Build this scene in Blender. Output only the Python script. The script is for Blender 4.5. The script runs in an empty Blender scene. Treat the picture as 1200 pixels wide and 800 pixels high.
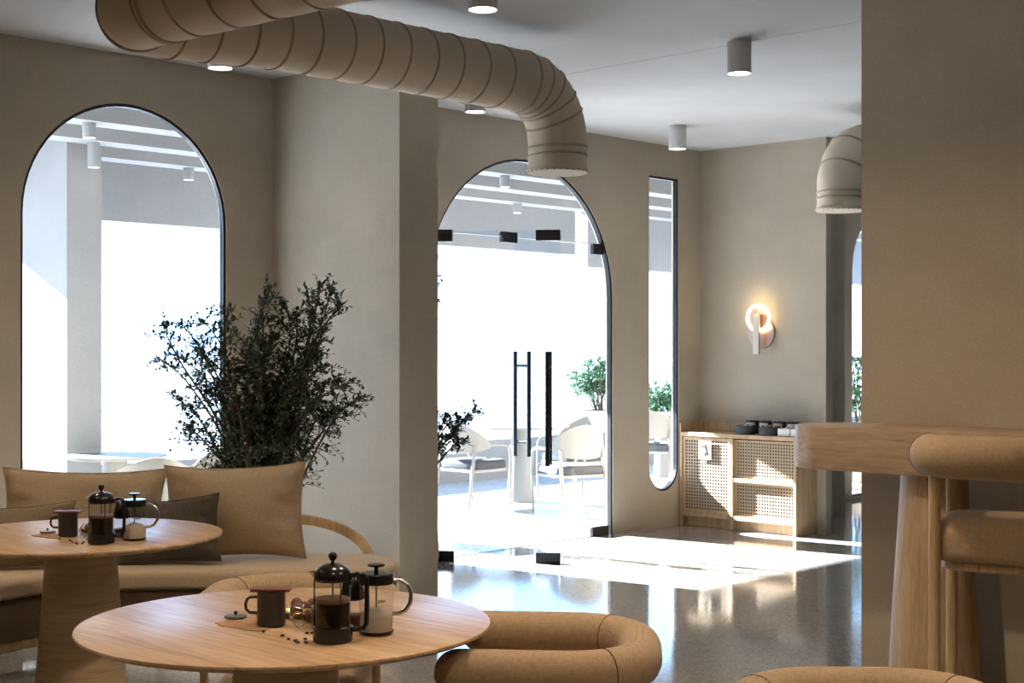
import bpy, bmesh, math, random
from mathutils import Vector, Matrix, noise
random.seed(7)
S = bpy.context.scene
C = S.collection
R = math.radians
PI = math.pi

# ------------------------------------------------------------------ camera
cam_d = bpy.data.cameras.new('camera')
cam_d.sensor_width = 36
cam_d.lens = 50.01
cam_d.shift_y = 10 / 1200
cam_d.clip_start = 0.05
cam = bpy.data.objects.new('camera', cam_d)
cam.location = (0, 0, 1.5)
cam.rotation_euler = (R(90), 0, R(43.825 - 90))
C.objects.link(cam)
S.camera = cam

# ------------------------------------------------------------------ sky, sun, exposure
S.view_settings.view_transform = 'Standard'
S.view_settings.look = 'None'
S.view_settings.gamma = 1
S.view_settings.use_curve_mapping = False
S.view_settings.exposure = 0.16
W = bpy.data.worlds.new('sky')
S.world = W
W.use_nodes = True
wn = W.node_tree
bg = wn.nodes['Background']
bg.inputs['Color'].default_value = (0.42, 0.66, 1.0, 1)
bg.inputs['Strength'].default_value = 6.0
sun_d = bpy.data.lights.new('sun', 'SUN')
sun_d.energy = 92
sun_d.angle = R(0.6)
sun_d.color = (1.0, 0.98, 0.96)
sun = bpy.data.objects.new('sun', sun_d)
sun.rotation_euler = Vector((0.16, -1.0, -0.45)).to_track_quat('-Z', 'Y').to_euler()
sun.location = (4, 30, 20)
C.objects.link(sun)

# ------------------------------------------------------------------ materials
def new_mat(name):
    m = bpy.data.materials.new(name)
    m.use_nodes = True
    nt = m.node_tree
    return m, nt, nt.nodes['Principled BSDF']

def N(nt, typ, **kw):
    n = nt.nodes.new(typ)
    for k, v in kw.items():
        if k in n.inputs.keys():
            n.inputs[k].default_value = v
        else:
            setattr(n, k, v)
    return n

def coords(nt, scale=(1, 1, 1), out='Object'):
    tc = N(nt, 'ShaderNodeTexCoord')
    mp = N(nt, 'ShaderNodeMapping')
    mp.inputs['Scale'].default_value = scale
    nt.links.new(tc.outputs[out], mp.inputs['Vector'])
    return mp.outputs['Vector']

def ramp(nt, fac, stops):
    r = N(nt, 'ShaderNodeValToRGB')
    el = r.color_ramp.elements
    while len(el) < len(stops):
        el.new(0.5)
    for e, (p, c) in zip(el, stops):
        e.position = p
        e.color = (*c, 1)
    nt.links.new(fac, r.inputs['Fac'])
    return r.outputs['Color']

def bump(nt, b, h, strength, dist=0.01):
    bn = N(nt, 'ShaderNodeBump', Strength=strength, Distance=dist)
    nt.links.new(h, bn.inputs['Height'])
    nt.links.new(bn.outputs['Normal'], b.inputs['Normal'])

def plain(name, col, rough=0.5, metal=0.0, spec=0.5, **kw):
    m, nt, b = new_mat(name)
    b.inputs['Base Color'].default_value = (*col, 1)
    b.inputs['Roughness'].default_value = rough
    b.inputs['Metallic'].default_value = metal
    b.inputs['Specular IOR Level'].default_value = spec
    for k, v in kw.items():
        b.inputs[k.replace('_', ' ')].default_value = v
    return m

def mottled(name, c1, c2, scale=60, rough=0.9, bs=0.25, bd=0.004, spec=0.2, big=1.5):
    """fine grain plus slow mottling (plaster, fabric, canvas)"""
    m, nt, b = new_mat(name)
    v = coords(nt)
    n1 = N(nt, 'ShaderNodeTexNoise', Scale=scale, Detail=3.0, Roughness=0.7)
    n2 = N(nt, 'ShaderNodeTexNoise', Scale=big, Detail=4.0, Roughness=0.6)
    nt.links.new(v, n1.inputs['Vector'])
    nt.links.new(v, n2.inputs['Vector'])
    mx = N(nt, 'ShaderNodeMath', operation='ADD')
    ml = N(nt, 'ShaderNodeMath', operation='MULTIPLY')
    ml.inputs[1].default_value = 0.5
    nt.links.new(n1.outputs['Fac'], mx.inputs[0])
    nt.links.new(n2.outputs['Fac'], mx.inputs[1])
    nt.links.new(mx.outputs[0], ml.inputs[0])
    c = ramp(nt, ml.outputs[0], [(0.35, c1), (0.65, c2)])
    nt.links.new(c, b.inputs['Base Color'])
    b.inputs['Roughness'].default_value = rough
    b.inputs['Specular IOR Level'].default_value = spec
    bump(nt, b, n1.outputs['Fac'], bs, bd)
    return m

def wood(name, c1, c2, c3, scale=(9, 0.9, 9), rough=0.45, detail=18):
    m, nt, b = new_mat(name)
    v = coords(nt, scale)
    n1 = N(nt, 'ShaderNodeTexNoise', Scale=2.2, Detail=5.0, Roughness=0.62, Distortion=0.9)
    nt.links.new(v, n1.inputs['Vector'])
    v2 = coords(nt, tuple(s * 7 for s in scale))
    n2 = N(nt, 'ShaderNodeTexNoise', Scale=2.0, Detail=2.0)
    nt.links.new(v2, n2.inputs['Vector'])
    a = N(nt, 'ShaderNodeMath', operation='MULTIPLY_ADD')
    a.inputs[1].default_value = 0.35
    nt.links.new(n2.outputs['Fac'], a.inputs[0])
    s = N(nt, 'ShaderNodeMath', operation='MULTIPLY')
    s.inputs[1].default_value = 0.72
    nt.links.new(n1.outputs['Fac'], s.inputs[0])
    nt.links.new(s.outputs[0], a.inputs[2])
    c = ramp(nt, a.outputs[0], [(0.36, c1), (0.52, c2), (0.70, c3)])
    nt.links.new(c, b.inputs['Base Color'])
    b.inputs['Roughness'].default_value = rough
    b.inputs['Specular IOR Level'].default_value = 0.4
    bump(nt, b, a.outputs[0], 0.12, 0.004)
    return m

def weave(name, c1, c2, scale=700, rough=0.95):
    m, nt, b = new_mat(name)
    v = coords(nt)
    w1 = N(nt, 'ShaderNodeTexWave', Scale=scale / 6.28, Distortion=1.5, Detail=1.0)
    w1.bands_direction = 'DIAGONAL'
    w2 = N(nt, 'ShaderNodeTexWave', Scale=scale / 6.28, Distortion=1.5, Detail=1.0)
    w2.bands_direction = 'Z'
    n = N(nt, 'ShaderNodeTexNoise', Scale=90.0, Detail=3.0)
    for t in (w1, w2, n):
        nt.links.new(v, t.inputs['Vector'])
    mu = N(nt, 'ShaderNodeMath', operation='MULTIPLY')
    nt.links.new(w1.outputs['Fac'], mu.inputs[0])
    nt.links.new(w2.outputs['Fac'], mu.inputs[1])
    ad = N(nt, 'ShaderNodeMath', operation='MULTIPLY_ADD')
    ad.inputs[1].default_value = 0.5
    nt.links.new(mu.outputs[0], ad.inputs[0])
    hm = N(nt, 'ShaderNodeMath', operation='MULTIPLY')
    hm.inputs[1].default_value = 0.7
    nt.links.new(n.outputs['Fac'], hm.inputs[0])
    nt.links.new(hm.outputs[0], ad.inputs[2])
    c = ramp(nt, ad.outputs[0], [(0.2, c1), (0.75, c2)])
    nt.links.new(c, b.inputs['Base Color'])
    b.inputs['Roughness'].default_value = rough
    b.inputs['Specular IOR Level'].default_value = 0.15
    b.inputs['Sheen Weight'].default_value = 0.15
    bump(nt, b, ad.outputs[0], 0.3, 0.002)
    return m

def glass(name, tint=(0.91, 0.955, 1.0), refl=1.0):
    m = bpy.data.materials.new(name)
    m.use_nodes = True
    nt = m.node_tree
    nt.nodes.clear()
    o = N(nt, 'ShaderNodeOutputMaterial')
    t = N(nt, 'ShaderNodeBsdfTransparent')
    t.inputs['Color'].default_value = (*tint, 1)
    g = N(nt, 'ShaderNodeBsdfGlossy')
    g.inputs['Roughness'].default_value = 0.02
    fr = N(nt, 'ShaderNodeFresnel', IOR=1.45)
    ml = N(nt, 'ShaderNodeMath', operation='MULTIPLY')
    ml.inputs[1].default_value = refl
    mx = N(nt, 'ShaderNodeMixShader')
    ge = N(nt, 'ShaderNodeNewGeometry')               # reflect on the entry face only (a thin pane does not trap light)
    sb = N(nt, 'ShaderNodeMath', operation='SUBTRACT')
    sb.inputs[0].default_value = refl
    nt.links.new(ge.outputs['Backfacing'], sb.inputs[1])
    sb.use_clamp = True
    nt.links.new(fr.outputs[0], ml.inputs[0])
    nt.links.new(sb.outputs[0], ml.inputs[1])
    nt.links.new(ml.outputs[0], mx.inputs[0])
    nt.links.new(t.outputs[0], mx.inputs[1])
    nt.links.new(g.outputs[0], mx.inputs[2])
    nt.links.new(mx.outputs[0], o.inputs['Surface'])
    return m

def emit(name, col, strength):
    m = bpy.data.materials.new(name)
    m.use_nodes = True
    nt = m.node_tree
    nt.nodes.clear()
    o = N(nt, 'ShaderNodeOutputMaterial')
    e = N(nt, 'ShaderNodeEmission')
    e.inputs['Color'].default_value = (*col, 1)
    e.inputs['Strength'].default_value = strength
    nt.links.new(e.outputs[0], o.inputs['Surface'])
    return m

def floor_mat(name, c1, c2, rough):
    m, nt, b = new_mat(name)
    v = coords(nt)
    vo = N(nt, 'ShaderNodeTexVoronoi', Scale=55.0)
    n1 = N(nt, 'ShaderNodeTexNoise', Scale=110.0, Detail=2.0, Roughness=0.8)
    n2 = N(nt, 'ShaderNodeTexNoise', Scale=1.3, Detail=4.0)
    for t in (vo, n1, n2):
        nt.links.new(v, t.inputs['Vector'])
    c = ramp(nt, n1.outputs['Fac'], [(0.30, c1), (0.52, tuple((a + d) / 2 for a, d in zip(c1, c2))), (0.72, c2)])
    sp = ramp(nt, vo.outputs['Color'], [(0.0, (0.55, 0.55, 0.55)), (0.6, (1, 1, 1)), (1.0, (1.25, 1.22, 1.15))])
    mx = N(nt, 'ShaderNodeMixRGB', blend_type='MULTIPLY')
    mx.inputs[0].default_value = 0.7
    nt.links.new(c, mx.inputs[1])
    nt.links.new(sp, mx.inputs[2])
    nt.links.new(mx.outputs[0], b.inputs['Base Color'])
    rr = N(nt, 'ShaderNodeMapRange')
    rr.inputs['To Min'].default_value = rough * 0.6
    rr.inputs['To Max'].default_value = rough * 1.5
    nt.links.new(n2.outputs['Fac'], rr.inputs['Value'])
    nt.links.new(rr.outputs[0], b.inputs['Roughness'])
    b.inputs['Specular IOR Level'].default_value = 0.95
    bump(nt, b, n1.outputs['Fac'], 0.03, 0.002)
    return m

M = dict(
    glass_edge=plain('polished_glass_edge', (0.7, 0.78, 0.8), 0.2),
    plaster=mottled('beige_plaster', (0.385, 0.335, 0.265), (0.49, 0.43, 0.345), 130, 0.92, 0.35, 0.004),
    plaster_warm=mottled('warm_beige_plaster', (0.44, 0.365, 0.265), (0.56, 0.475, 0.355), 130, 0.92, 0.4, 0.004),
    ceiling=mottled('ceiling_paint', (0.50, 0.50, 0.505), (0.59, 0.59, 0.595), 100, 0.95, 0.15, 0.003),
    outside_wall=mottled('outside_render', (0.245, 0.25, 0.262), (0.30, 0.306, 0.32), 70, 0.9, 0.2, 0.003),
    floor=floor_mat('polished_terrazzo', (0.15, 0.142, 0.135), (0.44, 0.425, 0.40), 0.075),
    terrace=floor_mat('pale_terrace_stone', (0.33, 0.33, 0.33), (0.45, 0.45, 0.445), 0.22),
    canvas=mottled('duct_canvas', (0.52, 0.445, 0.345), (0.65, 0.565, 0.45), 240, 0.95, 0.45, 0.003),
    canvas_seam=mottled('duct_seam', (0.36, 0.29, 0.21), (0.44, 0.365, 0.28), 240, 0.95, 0.3, 0.003),
    oak_top=wood('oak_tabletop', (0.33, 0.185, 0.09), (0.53, 0.335, 0.18), (0.66, 0.46, 0.28), (7, 0.55, 7), 0.33),
    oak_base=wood('oak_pedestal', (0.37, 0.25, 0.14), (0.50, 0.36, 0.215), (0.58, 0.43, 0.27), (1.0, 1.0, 16), 0.5),
    oak_bar=wood('oak_bar', (0.30, 0.195, 0.11), (0.43, 0.30, 0.185), (0.53, 0.39, 0.26), (8, 0.9, 10), 0.42),
    oak=wood('oak_plain', (0.40, 0.265, 0.14), (0.52, 0.355, 0.20), (0.62, 0.45, 0.275), (10, 10, 0.8), 0.45),
    red_wood=wood('reddish_wood', (0.12, 0.035, 0.02), (0.20, 0.065, 0.035), (0.27, 0.10, 0.055), (3, 22, 12), 0.45),
    fabric=weave('beige_wool', (0.315, 0.21, 0.12), (0.49, 0.35, 0.22)),
    fabric_seat=weave('sand_seat_fabric', (0.44, 0.335, 0.22), (0.59, 0.465, 0.32)),
    fabric_pillow=weave('tan_linen', (0.345, 0.25, 0.155), (0.49, 0.375, 0.25), 900),
    fabric_dark=weave('dark_taupe_linen', (0.055, 0.045, 0.033), (0.115, 0.095, 0.072), 900),
    fabric_olive=weave('brown_olive_linen', (0.17, 0.125, 0.075), (0.27, 0.205, 0.13), 900),
    fabric_brown=weave('brown_base_fabric', (0.13, 0.085, 0.05), (0.21, 0.145, 0.09)),
    fabric_taupe=weave('taupe_wool', (0.20, 0.16, 0.125), (0.30, 0.25, 0.20)),
    seam=plain('dark_thread', (0.10, 0.075, 0.05), 0.9),
    black=plain('black_plastic', (0.012, 0.011, 0.010), 0.22),
    black_metal=plain('black_metal', (0.015, 0.016, 0.02), 0.4, 0.3),
    mug=plain('charcoal_enamel', (0.028, 0.028, 0.03), 0.38),
    steel=plain('steel', (0.62, 0.62, 0.62), 0.22, 1.0),
    grey_metal=plain('grey_metal', (0.22, 0.21, 0.20), 0.35, 0.8),
    coffee=plain('coffee', (0.018, 0.009, 0.005), 0.12),
    crema=plain('coffee_foam', (0.24, 0.12, 0.06), 0.6),
    milk=plain('milk_foam', (0.52, 0.45, 0.38), 0.7),
    bean=plain('roast_bean', (0.025, 0.011, 0.006), 0.35),
    nut=mottled('brown_nut', (0.09, 0.035, 0.018), (0.19, 0.08, 0.04), 70, 0.5, 0.4, 0.003),
    powder=mottled('cocoa_dust', (0.36, 0.195, 0.10), (0.50, 0.30, 0.165), 120, 0.95, 0.5, 0.003),
    brass=plain('brass', (0.60, 0.42, 0.18), 0.3, 1.0),
    glass=glass('window_glass', refl=1.0),
    glassware=glass('clear_glassware', (0.93, 0.93, 0.92), 1.0),
    lens=emit('lamp_lens', (1.0, 0.83, 0.62), 14),
    ring=emit('ring_light', (1.0, 0.74, 0.40), 8),
    copper=plain('rose_copper', (0.55, 0.36, 0.28), 0.35, 0.85),
    champagne=plain('champagne_metal', (0.60, 0.53, 0.42), 0.4, 0.6),
    cane=plain('rattan_cane', (0.50, 0.38, 0.25), 0.6),
    cane_back=plain('rattan_backing', (0.10, 0.065, 0.035), 0.8),
    paper=plain('cream_card', (0.47, 0.375, 0.26), 0.8),
    ink=plain('black_ink', (0.015, 0.015, 0.015), 0.7),
    slate=mottled('slate_bowl', (0.035, 0.038, 0.042), (0.075, 0.08, 0.085), 90, 0.6, 0.2, 0.002),
    white_card=plain('white_card', (0.75, 0.73, 0.70), 0.7),
    food_red=plain('berry_red', (0.30, 0.04, 0.03), 0.5),
    food_tan=plain('pastry_tan', (0.45, 0.25, 0.11), 0.7),
    food_cream=plain('cream_topping', (0.72, 0.62, 0.50), 0.7),
    leaf=mottled('dark_leaf', (0.018, 0.036, 0.018), (0.055, 0.085, 0.04), 30, 0.45, 0.1, 0.002, 0.4, 6),
    leaf_light=mottled('green_leaf', (0.05, 0.13, 0.06), (0.12, 0.24, 0.12), 30, 0.5, 0.1, 0.002, 0.4, 6),
    bark=mottled('twig_bark', (0.06, 0.045, 0.03), (0.12, 0.095, 0.065), 60, 0.9, 0.4, 0.003),
    pot=mottled('clay_pot', (0.38, 0.32, 0.26), (0.48, 0.42, 0.35), 60, 0.9, 0.3, 0.003),
    soil=mottled('soil', (0.03, 0.02, 0.012), (0.06, 0.04, 0.025), 60, 1.0, 0.6, 0.01),
    out_white=plain('pale_outdoor_frame', (0.25, 0.23, 0.205), 0.5),
    out_cushion=plain('grey_outdoor_cushion', (0.055, 0.058, 0.065), 0.9),
)

# ------------------------------------------------------------------ mesh helpers
class MB:
    def __init__(s):
        s.v = []; s.f = []; s.mi = []; s.cur = 0
    def add(s, vs, fs):
        o = len(s.v)
        s.v += [tuple(p) for p in vs]
        s.f += [tuple(i + o for i in f) for f in fs]
        s.mi += [s.cur] * len(fs)
        return s
    def box(s, a, b):
        x0, y0, z0 = a; x1, y1, z1 = b
        return s.add([(x0, y0, z0), (x1, y0, z0), (x1, y1, z0), (x0, y1, z0), (x0, y0, z1), (x1, y0, z1), (x1, y1, z1), (x0, y1, z1)],
                     [(3, 2, 1, 0), (4, 5, 6, 7), (0, 1, 5, 4), (1, 2, 6, 5), (2, 3, 7, 6), (3, 0, 4, 7)])
    def lathe(s, prof, c=(0, 0, 0), n=32, axis='z'):
        vs = []; fs = []
        for r, z in prof:
            for k in range(n):
                a = 2 * PI * k / n
                p = (r * math.cos(a), r * math.sin(a), z)
                if axis == 'x': p = (p[2], p[0], p[1])
                if axis == 'y': p = (p[1], p[2], p[0])
                vs.append((c[0] + p[0], c[1] + p[1], c[2] + p[2]))
        m = len(prof)
        for i in range(m - 1):
            for k in range(n):
                k2 = (k + 1) % n
                fs.append((i * n + k, i * n + k2, (i + 1) * n + k2, (i + 1) * n + k))
        if prof[0][0] > 1e-6: fs.append(tuple(range(n - 1, -1, -1)))
        if prof[-1][0] > 1e-6: fs.append(tuple((m - 1) * n + k for k in range(n)))
        return s.add(vs, fs)
    def tube(s, path, r, n=10, closed=False, caps=True, round_ends=False):
        P = [Vector(p) for p in path]
        rs = list(r) if isinstance(r, (list, tuple)) else [r] * len(P)
        if round_ends and not closed:
            d0 = (P[0] - P[1]).normalized(); d1 = (P[-1] - P[-2]).normalized()
            pre = []; prr = []; post = []; por = []
            for k in range(5):
                a = PI / 2 * (k / 5)
                pre.append(P[0] + d0 * rs[0] * math.cos(a) * 0.999); prr.append(max(1e-4, rs[0] * math.sin(a)))
                post.append(P[-1] + d1 * rs[-1] * math.sin(PI / 2 * (k + 1) / 5)); por.append(max(1e-4, rs[-1] * math.cos(PI / 2 * (k + 1) / 5)))
            P = pre + P + post; rs = prr + rs + por
        m = len(P)
        T = []
        for i in range(m):
            if closed: t = P[(i + 1) % m] - P[i - 1]
            else: t = P[min(i + 1, m - 1)] - P[max(i - 1, 0)]
            T.append(t.normalized())
        up = Vector((0, 0, 1)) if abs(T[0].z) < 0.9 else Vector((1, 0, 0))
        u = T[0].cross(up).normalized()
        vs = []
        for i in range(m):
            if i:
                q = T[i - 1].rotation_difference(T[i])
                u = q @ u
            u = (u - T[i] * u.dot(T[i])).normalized()
            w = T[i].cross(u)
            for k in range(n):
                a = 2 * PI * k / n
                vs.append(P[i] + (u * math.cos(a) + w * math.sin(a)) * rs[i])
        fs = []
        for i in range(m if closed else m - 1):
            j = (i + 1) % m
            for k in range(n):
                k2 = (k + 1) % n
                fs.append((i * n + k, i * n + k2, j * n + k2, j * n + k))
        if not closed and caps:
            fs.append(tuple(range(n - 1, -1, -1)))
            fs.append(tuple((m - 1) * n + k for k in range(n)))
        return s.add(vs, fs)
    def ball(s, c, r, n=14, sc=(1, 1, 1)):
        m = n // 2
        vs = [(c[0], c[1], c[2] - r * sc[2])]; fs = []
        for i in range(1, m):
            a = -PI / 2 + PI * i / m
            for k in range(n):
                b = 2 * PI * k / n
                vs.append((c[0] + r * sc[0] * math.cos(a) * math.cos(b), c[1] + r * sc[1] * math.cos(a) * math.sin(b), c[2] + r * sc[2] * math.sin(a)))
        vs.append((c[0], c[1], c[2] + r * sc[2]))
        L = len(vs) - 1
        for k in range(n):
            fs.append((0, 1 + (k + 1) % n, 1 + k))
            for i in range(m - 2):
                a = 1 + i * n
                fs.append((a + k, a + (k + 1) % n, a + n + (k + 1) % n, a + n + k))
            a = 1 + (m - 2) * n
            fs.append((a + k, a + (k + 1) % n, L))
        return s.add(vs, fs)
    def slab(s, out, z0, z1, r=0.0, n=4, rb=None):
        """closed CCW outline extruded z0..z1 with rounded top (r) and bottom (rb) edges"""
        rb = r if rb is None else rb
        P = [Vector((p[0], p[1])) for p in out]
        k = len(P)
        nor = []
        for i in range(k):
            t = (P[(i + 1) % k] - P[i]).normalized() + (P[i] - P[i - 1]).normalized()
            t.normalize()
            nor.append(Vector((t.y, -t.x)))
        rings = []
        if rb > 0:
            for j in range(n): 
                a = PI / 2 * j / n
                rings.append((-rb * (1 - math.sin(a)), z0 + rb * (1 - math.cos(a))))
            rings.append((0, z0 + rb))
        else: rings.append((0, z0))
        if r > 0:
            for j in range(n + 1):
                a = PI / 2 * j / n
                rings.append((-r * (1 - math.cos(a)), z1 - r * (1 - math.sin(a))))
        else: rings.append((0, z1))
        vs = [(P[i].x + nor[i].x * o, P[i].y + nor[i].y * o, z) for o, z in rings for i in range(k)]
        fs = []
        for j in range(len(rings) - 1):
            for i in range(k):
                i2 = (i + 1) % k
                fs.append((j * k + i, j * k + i2, (j + 1) * k + i2, (j + 1) * k + i))
        fs.append(tuple(range(k - 1, -1, -1)))
        fs.append(tuple((len(rings) - 1) * k + i for i in range(k)))
        return s.add(vs, fs)
    def build(s, name, mat, parent=None, smooth=True, ang=38, bevel=0.0, **props):
        me = bpy.data.meshes.new(name)
        me.from_pydata(s.v, [], s.f)
        mats = mat if isinstance(mat, (list, tuple)) else [mat]
        for m_ in mats: me.materials.append(M[m_] if isinstance(m_, str) else m_)
        if len(mats) > 1: me.polygons.foreach_set('material_index', s.mi)
        bm = bmesh.new(); bm.from_mesh(me)
        bmesh.ops.recalc_face_normals(bm, faces=bm.faces)
        bm.to_mesh(me); bm.free()
        if smooth:
            me.shade_smooth()
            me.set_sharp_from_angle(angle=R(ang))
        o = bpy.data.objects.new(name, me)
        C.objects.link(o)
        if parent is not None: o.parent = parent
        if bevel:
            b = o.modifiers.new('bevel', 'BEVEL'); b.width = bevel; b.segments = 2; b.limit_method = 'ANGLE'; b.angle_limit = R(40)
        for k, v in props.items(): o[k] = v
        return o

def thing(name, label, cat, loc=(0, 0, 0), rz=0.0, group=None):
    o = bpy.data.objects.new(name, None)
    o.empty_display_size = 0.1
    C.objects.link(o)
    o.location = loc
    o.rotation_euler = (0, 0, rz)
    return tag(o, label, cat, group)

def tag(o, label, cat, group=None):
    o['label'] = label; o['category'] = cat
    if group: o['group'] = group
    return o

def struct(o):
    o['kind'] = 'structure'
    return o

def sroot(name, loc=(0, 0, 0)):
    o = bpy.data.objects.new(name, None)
    C.objects.link(o); o.location = loc
    return struct(o)

def kids(o): return [c for c in C.objects if c.parent == o]

def dup(root, loc, rz, label, group=None):
    def rec(o, par):
        c = o.copy(); C.objects.link(c)
        if par is not None: c.parent = par
        for ch in list(o.children): rec(ch, c)
        return c
    r = rec(root, None)
    r.location = loc; r.rotation_euler = (0, 0, rz)
    return tag(r, label, r['category'], group or root.get('group'))

def circle(r, n=48, c=(0, 0), a0=0.0):
    return [(c[0] + r * math.cos(a0 + 2 * PI * k / n), c[1] + r * math.sin(a0 + 2 * PI * k / n)) for k in range(n)]

def rrect(hx, hy, r, n=6, c=(0, 0)):
    o = []
    for sx, sy, a in ((1, 1, 0), (-1, 1, 90), (-1, -1, 180), (1, -1, 270)):
        for k in range(n + 1):
            t = R(a + 90 * k / n)
            o.append((c[0] + sx * (hx - r) + r * math.cos(t), c[1] + sy * (hy - r) + r * math.sin(t)))
    return o

def arch(x0, x1, z0, spring, n=28):
    """upright arched outline: flat sill, semicircular head (CCW in x,z)"""
    r = (x1 - x0) / 2; xc = (x0 + x1) / 2
    return [(x0, z0), (x1, z0)] + [(xc + r * math.cos(PI * k / n), spring + r * math.sin(PI * k / n)) for k in range(n + 1)]

def slot(x0, x1, z0, z1, n=16):
    """flat head, rounded foot"""
    r = (x1 - x0) / 2; xc = (x0 + x1) / 2
    return [(xc + r * math.cos(PI + PI * k / n), z0 + r + r * math.sin(PI + PI * k / n)) for k in range(n + 1)] + [(x1, z1), (x0, z1)]

def wall_with_holes(name, outer, holes, y0, y1, mat):
    """wall in the x,z plane between y0 and y1 with openings"""
    cu = bpy.data.curves.new(name, 'CURVE')
    cu.dimensions = '2D'; cu.fill_mode = 'BOTH'
    cu.extrude = abs(y1 - y0) / 2
    for pts in [outer] + holes:
        sp = cu.splines.new('POLY')
        sp.points.add(len(pts) - 1)
        for p, q in zip(sp.points, pts): p.co = (q[0], q[1], 0, 1)
        sp.use_cyclic_u = True
    t = bpy.data.objects.new('tmp', cu)
    C.objects.link(t)
    dg = bpy.context.evaluated_depsgraph_get()
    me = bpy.data.meshes.new_from_object(t.evaluated_get(dg))
    bpy.data.objects.remove(t)
    me.transform(Matrix.Translation((0, (y0 + y1) / 2, 0)) @ Matrix.Rotation(PI / 2, 4, 'X'))
    me.name = name
    me.materials.clear(); me.materials.append(M[mat])
    bm = bmesh.new(); bm.from_mesh(me)
    bmesh.ops.remove_doubles(bm, verts=bm.verts, dist=1e-5)
    bmesh.ops.recalc_face_normals(bm, faces=bm.faces)
    bm.to_mesh(me); bm.free()
    o = bpy.data.objects.new(name, me)
    C.objects.link(o)
    return struct(o)

def ring_frame(mb, pts, w, y0, y1):
    """closed frame following an outline in x,z; w inward"""
    k = len(pts)
    P = [Vector(p) for p in pts]
    inn = []
    for i in range(k):
        a = (P[i] - P[i - 1]).normalized(); b = (P[(i + 1) % k] - P[i]).normalized()
        na = Vector((-a.y, a.x)); nb = Vector((-b.y, b.x))
        n = (na + nb).normalized()
        d = w / max(0.3, n.dot(na))
        inn.append(P[i] + n * d)
    vs = []
    for y in (y0, y1):
        vs += [(p.x, y, p.y) for p in P] + [(p.x, y, p.y) for p in inn]
    fs = []
    for i in range(k):
        j = (i + 1) % k
        fs += [(i, j, k + j, k + i), (2 * k + i, 3 * k + i, 3 * k + j, 2 * k + j),
               (i, 2 * k + i, 2 * k + j, j), (k + i, k + j, 3 * k + j, 3 * k + i)]
    mb.add(vs, fs)
    return [(p.x, p.y) for p in inn]

def pane(mb, pts, y0, y1):
    k = len(pts)
    vs = [(p[0], y0, p[1]) for p in pts] + [(p[0], y1, p[1]) for p in pts]
    fs = [tuple(range(k)), tuple(range(2 * k - 1, k - 1, -1))] + [(i, i + k, (i + 1) % k + k, (i + 1) % k) for i in range(k)]
    mb.add(vs, fs)

# ------------------------------------------------------------------ room shell
YW, YO, H = 7.42, 7.50, 3.235
fl = MB().box((-3, -3, -0.12), (17, 7.485, 0)).build('floor', 'floor', smooth=False); struct(fl)

ce = sroot('ceiling')
MB().box((-3, -3, H), (6.697, YO, H + 0.05)).build('panel', 'ceiling', ce, smooth=False)
MB().box((6.703, -3, H), (17, YO, H + 0.05)).build('panel', 'ceiling', ce, smooth=False)
MB().box((-3.2, -3.2, H + 0.05), (17.2, YO, H + 0.3)).build('slab', 'ceiling', ce, smooth=False)

ARCH_W = arch(3.80, 5.165, 0.22, 2.265)
ARCH_D = arch(6.86, 8.92, 0.0, 1.92)
SLOT = slot(9.385, 9.80, 0.305, 2.965)
ARCH_R = arch(12.66, 14.02, 0.03, 2.27)
wall_with_holes('wall_front', [(-3.2, 0), (6.86, 0), (6.86, 1.0), (6.86, 1.92)] + [(7.89 - 1.03 * math.cos(PI * k / 28), 1.92 + 1.03 * math.sin(PI * k / 28)) for k in range(1, 28)]
                + [(8.92, 1.92), (8.92, 0), (17.2, 0), (17.2, H), (-3.2, H)], [ARCH_W, SLOT, ARCH_R], YW, YO, 'plaster')
# column between arched window and door, partition wall behind the cabinet, tall wall behind the bar
struct(MB().box((5.519, 6.205, 0), (5.825, YW, H)).build('wall_column', 'plaster', smooth=False))
struct(MB().box((10.117, 6.17, 0), (10.20, YW, H)).build('wall_right', 'plaster', smooth=False))
struct(MB().box((10.86, 6.765, 0), (11.41, YW, H)).build('wall_pier', 'plaster', smooth=False))
struct(MB().box((5.71, -3, 0), (5.86, 3.30, H)).build('wall_bar', 'plaster_warm', smooth=False))
# the rest of the room, beyond the frame: side wall with tall windows, back wall with windows
struct(MB().box((17.0, -3.2, 0), (17.2, YO, H)).build('wall_far', 'plaster', smooth=False))
struct(MB().box((-3.2, -3.0, 0), (-3.0, YW, H)).build('wall_left', 'plaster_warm', smooth=False))
struct(MB().box((-3.2, -3.2, 0), (17.2, -3.0, H)).build('wall_back', 'plaster_warm', smooth=False))

def window(n, pts):
    w = sroot('window_%d' % n)
    fb = MB()
    inn = ring_frame(fb, pts, 0.018, YW + 0.012, YW + 0.052)
    fb.build('frame', 'black_metal', w, smooth=False)
    gb = MB(); pane(gb, inn, YW + 0.028, YW + 0.036)
    gb.build('pane', 'glass', w, smooth=False)
    return w
window(1, ARCH_W)
window(2, SLOT)
window(3, ARCH_R)

# ------------------------------------------------------------------ glazed arched entrance
door = sroot('door_1')
DY = YW + 0.04
fb = MB()
ring_frame(fb, arch(6.86, 8.92, -0.018, 1.92), 0.018, YW + 0.012, YW + 0.052)
fb.build('frame', 'black_metal', door, smooth=False)
TZ = 2.355
r_in = 1.012
top = []
a0 = math.asin((TZ + 0.004 - 1.92) / r_in)
for k in range(29):
    a = a0 + (PI - 2 * a0) * k / 28
    top.append((7.89 + r_in * math.cos(a), 1.92 + r_in * math.sin(a)))
gb = MB(); pane(gb, top, DY - 0.005, DY + 0.005)
gb.build('transom_pane', 'glass', door, smooth=False)
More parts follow.
